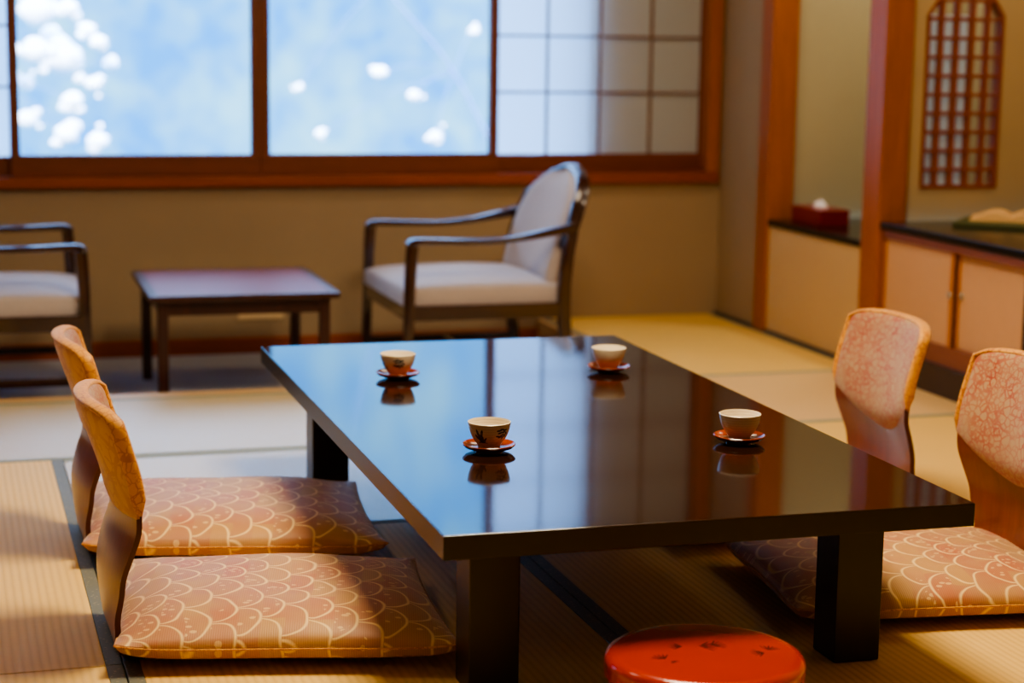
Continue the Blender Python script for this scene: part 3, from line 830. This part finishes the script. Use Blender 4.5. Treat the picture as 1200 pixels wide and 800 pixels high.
# folder and booklet on the near counter
zc = .5335
t = obj('folder', None or boxes((-.17, -.125, 0, .17, .125, .016), bev=.003), M['green'], loc=(XR+.38, 2.79, zc)); t.rotation_euler = (0, 0, -.75)
tag(t, 'dark green folder lying on the near black counter', 'folder')
t = thing('booklet', 'open cream booklet lying on the dark green folder', 'booklet', (XR+.41, 2.83, zc+.0165), -.6)
bm = bmesh.new()
def pg(s):
    def f(i, j):
        u = i/16; x = s*u*.135; z = .006+.024*sin(min(1, u*1.1)*pi)*(1-.5*u)+.006*(1-u)
        return Vector((x, -.10+.20*j/4, z))
    return f
for s in (-1, 1):
    f = pg(s); solid_sheet(bm, f, (lambda ff: (lambda i, j: Vector((ff(i, j).x, ff(i, j).y, 0))))(f), 16, 4)
obj('pages', bm, M['cream'], t)
bm = bmesh.new()
f = pg(1)
def q(u, y, dz): 
    x = u*.135; z = .006+.024*sin(min(1, u*1.1)*pi)*(1-.5*u)+.006*(1-u)+dz; return Vector((x, y, z))
solid_sheet(bm, lambda i, j: q(.3+.09*i, -.06+.02*j, .0012), lambda i, j: q(.3+.09*i, -.06+.02*j, .0002), 4, 3)
obj('printed_picture', bm, M['ink'], t)

# plate low on the window wall
o = obj('socket_plate', boxes((.335, YW-.008, .035, .515, YW-.0005, .062), bev=.002), M['plate'])
tag(o, 'cream socket plate low on the window wall behind the coffee table', 'wall plate')

# ------------------------------------------------------------------ outside: branches with white clumps for sky gaps
def tree(label, base, clumps, trunk):
    t = thing('tree', label, 'tree', base, 0, 'trees outside the window')
    bm = bmesh.new()
    sweep(bm, trunk, [.03, .012], [.03, .012], side=Vector((0, 1, 0)), pw=1)
    for c, r in clumps:
        k = min(range(len(trunk)), key=lambda q: (Vector(trunk[q])-Vector(c)).length)
        a = Vector(trunk[k]); b = Vector(c)
        sweep(bm, [a, (a+b)/2+Vector((0, 0, .06)), b], [.007, .004], [.007, .004], side=Vector((0, 1, 0)), pw=1, n=6, sm=3)
    obj('branches', bm, M['bark'], t)
    bm = bmesh.new()
    for c, r in [(Vector(c)+Vector((random.uniform(-.7, .7)*r, 0, random.uniform(-.7, .7)*r))*k, r*(1.1-.32*k)) for c, r in clumps for k in (0, 1, 1.6, 2.3)]:
        v = bmesh.ops.create_icosphere(bm, subdivisions=2, radius=1)['verts']
        for x in v: x.co = Vector(c)+Vector((x.co.x*r*random.uniform(.85, 1.15), x.co.y*r, x.co.z*r*.8*random.uniform(.85, 1.15)))
    o = obj('white_clumps', bm, M['skygap'], t); o['kind'] = 'stuff'
    return t
def W3(u, v, y):      # view ray from the room through the window to depth y, sets the clumps where bright sky gaps show
    f, yaw, pitch, roll = 2208., .2957, .1608, .0143
    fw = Vector((sin(yaw)*cos(pitch), cos(yaw)*cos(pitch), -sin(pitch))); rt = Vector((cos(yaw), -sin(yaw), 0)); up = rt.cross(fw)
    c, s = cos(roll), sin(roll); r2 = rt*c+up*s; u2 = up*c-rt*s
    d = r2*((u-600)/f)-u2*((v-400)/f)+fw; C = Vector((-.774, -2.9118, 1.156)); return C+d*((y-C.y)/d.y)
clL = [((45, 12), .10), ((80, 10), .06), ((103, 35), .05), ((116, 50), .05), ((75, 68), .11), ((130, 76), .045), ((42, 60), .08), ((110, 98), .05), ((85, 118), .06), ((32, 140), .06), ((78, 157), .07), ((115, 165), .06), ((30, 97), .05), ((60, 40), .06), ((10, 60), .07)]
cl = [(W3(u, v, 9.0+random.uniform(-.4, .4)), r) for (u, v), r in clL]
trunk = [(-1.2, 9.1, -1.5), (-1.1, 9.1, .2), (-.95, 9.0, 1.0), (-.75, 9.0, 1.7), (-.7, 9.0, 2.3)]
tree('tree with white clumps standing in for sky gaps outside the left window pane', (0, 0, 0), cl, trunk)
clR = [((445, 85), .05), ((350, 103), .03), ((485, 112), .045), ((375, 157), .035), ((510, 160), .045), ((555, 37), .035)]
cl = [(W3(u, v, 9.6+random.uniform(-.3, .3)), r) for (u, v), r in clR]
trunk = [(3.2, 9.6, -1.5), (3.0, 9.6, .0), (2.6, 9.6, .9), (2.1, 9.6, 1.5), (1.9, 9.6, 2.2)]
tree('sparse tree with a few clumps standing in for sky gaps outside the right window pane', (0, 0, 0), cl, trunk)

# ------------------------------------------------------------------ world
w = bpy.data.worlds.new('cool daylight over blue woods'); SC.world = w; w.use_nodes = True
nt = w.node_tree; nt.nodes.clear()
out = nt.nodes.new('ShaderNodeOutputWorld'); bg = nt.nodes.new('ShaderNodeBackground')
tc = nt.nodes.new('ShaderNodeTexCoord'); nz = nt.nodes.new('ShaderNodeTexNoise'); nz.inputs['Scale'].default_value = 16; nz.inputs['Detail'].default_value = 3; nz.inputs['Roughness'].default_value = .55; nz.inputs['Distortion'].default_value = .6
rp = nt.nodes.new('ShaderNodeValToRGB')
e = rp.color_ramp.elements; e[0].position = .42; e[0].color = (.03, .34, 1.0, 1); e[1].position = .62; e[1].color = (.24, .66, 1.0, 1)
nt.links.new(tc.outputs['Generated'], nz.inputs['Vector']); nf = nt.nodes.new('ShaderNodeTexNoise'); nf.inputs['Scale'].default_value = 55; nf.inputs['Detail'].default_value = 4; nf.inputs['Roughness'].default_value = .6
nt.links.new(tc.outputs['Generated'], nf.inputs['Vector'])
ad = nt.nodes.new('ShaderNodeMath'); ad.operation = 'MULTIPLY_ADD'; ad.inputs[1].default_value = .55; nt.links.new(nf.outputs['Fac'], ad.inputs[0])
hf = nt.nodes.new('ShaderNodeMath'); hf.operation = 'MULTIPLY'; hf.inputs[1].default_value = .45; nt.links.new(nz.outputs['Fac'], hf.inputs[0]); nt.links.new(hf.outputs[0], ad.inputs[2])
nt.links.new(ad.outputs[0], rp.inputs[0]); nt.links.new(rp.outputs[0], bg.inputs[0])
bg.inputs[1].default_value = 2.65
# the open sky above the woods is whiter and brighter
sx = nt.nodes.new('ShaderNodeSeparateXYZ'); nt.links.new(tc.outputs['Generated'], sx.inputs[0])
mr = nt.nodes.new('ShaderNodeMapRange'); mr.inputs[1].default_value = .33; mr.inputs[2].default_value = .6; nt.links.new(sx.outputs[2], mr.inputs[0])
mx = nt.nodes.new('ShaderNodeMix'); mx.data_type = 'RGBA'; nt.links.new(mr.outputs[0], mx.inputs[0]); nt.links.new(rp.outputs[0], mx.inputs[6]); mx.inputs[7].default_value = (2.6, 4.1, 7.0, 1)
nt.links.new(mx.outputs[2], bg.inputs[0])
nt.links.new(bg.outputs[0], out.inputs[0])

# ------------------------------------------------------------------ lights
def area(name, loc, size, power, col, rot=(0, 0, 0), sy=None):
    l = bpy.data.lights.new(name, 'AREA'); l.energy = power; l.color = col; l.size = size
    if sy: l.shape = 'RECTANGLE'; l.size_y = sy
    o = bpy.data.objects.new(name, l); COL.objects.link(o); o.location = loc; o.rotation_euler = rot; return o
area('ceiling_light_and_fill', (.55, .7, 2.28), 0.72, 80, (1, .80, .54))
area('ceiling_light_and_fill', (-.6, -2.6, 2.3), 1.4, 5, (1, .78, .5))  # added soft fill over the near end, no fixture known there
area('ceiling_light_and_fill', (1.5, 3.2, 2.3), .8, 13, (1, .80, .56))  # added fill lifting the dark carpet strip by the window
area('ceiling_light_and_fill', (-1.2, 1.8, 2.3), .9, 13, (1, .80, .56))  # added ambient fill for the left side of the room
area('alcove_fill', (XR+.45, 3.55, 2.2), .25, 8, (1, .94, .76))  # added lamp that only brightens the far niche
area('alcove_fill', (XR+.4, 2.5, 2.2), .25, 6, (1, .82, .58))  # added the same way to brighten the near niche
# daylight portals in the window openings
def portal(x0, x1):
    o = area('daylight_portal', ((x0+x1)/2, YW+.11, 1.2), x1-x0, 1, (1, 1, 1), (-pi/2, 0, 0), 1.1); o.data.cycles.is_portal = True; return o
portal(-3.55, 1.9)
# low winter sun on the trees outside, from behind the building
s = bpy.data.lights.new('winter_sun', 'SUN'); s.energy = 16; s.angle = .02; s.color = (1, .97, .92)
o = bpy.data.objects.new('winter_sun', s); COL.objects.link(o); o.rotation_euler = Vector((.25, .8, -.55)).to_track_quat('-Z', 'Y').to_euler()

# ------------------------------------------------------------------ camera
f, yaw, pitch, roll = 2207.98, .2957, .1608, .0143
fw = Vector((sin(yaw)*cos(pitch), cos(yaw)*cos(pitch), -sin(pitch))); rt = Vector((cos(yaw), -sin(yaw), 0)); up = rt.cross(fw)
c, s_ = cos(roll), sin(roll); r2 = rt*c+up*s_; u2 = up*c-rt*s_
cam = bpy.data.cameras.new('camera'); co = bpy.data.objects.new('camera', cam); COL.objects.link(co)
mw = Matrix(((r2.x, u2.x, -fw.x, -.774), (r2.y, u2.y, -fw.y, -2.9118), (r2.z, u2.z, -fw.z, 1.156), (0, 0, 0, 1)))
co.matrix_world = mw
cam.sensor_width = 36; cam.lens = f/1200*36; cam.clip_start = .05
cam.dof.use_dof = True; cam.dof.focus_distance = 3.65; cam.dof.aperture_fstop = 2.5
SC.camera = co
SC.view_settings.view_transform = 'AgX'; SC.view_settings.look = 'AgX - Medium High Contrast'
SC.view_settings.exposure = 0.15
SC.cycles.use_denoising = True
SC.cycles.max_bounces = 10; SC.cycles.transparent_max_bounces = 16; SC.cycles.sample_clamp_indirect = 6; SC.cycles.caustics_reflective = False
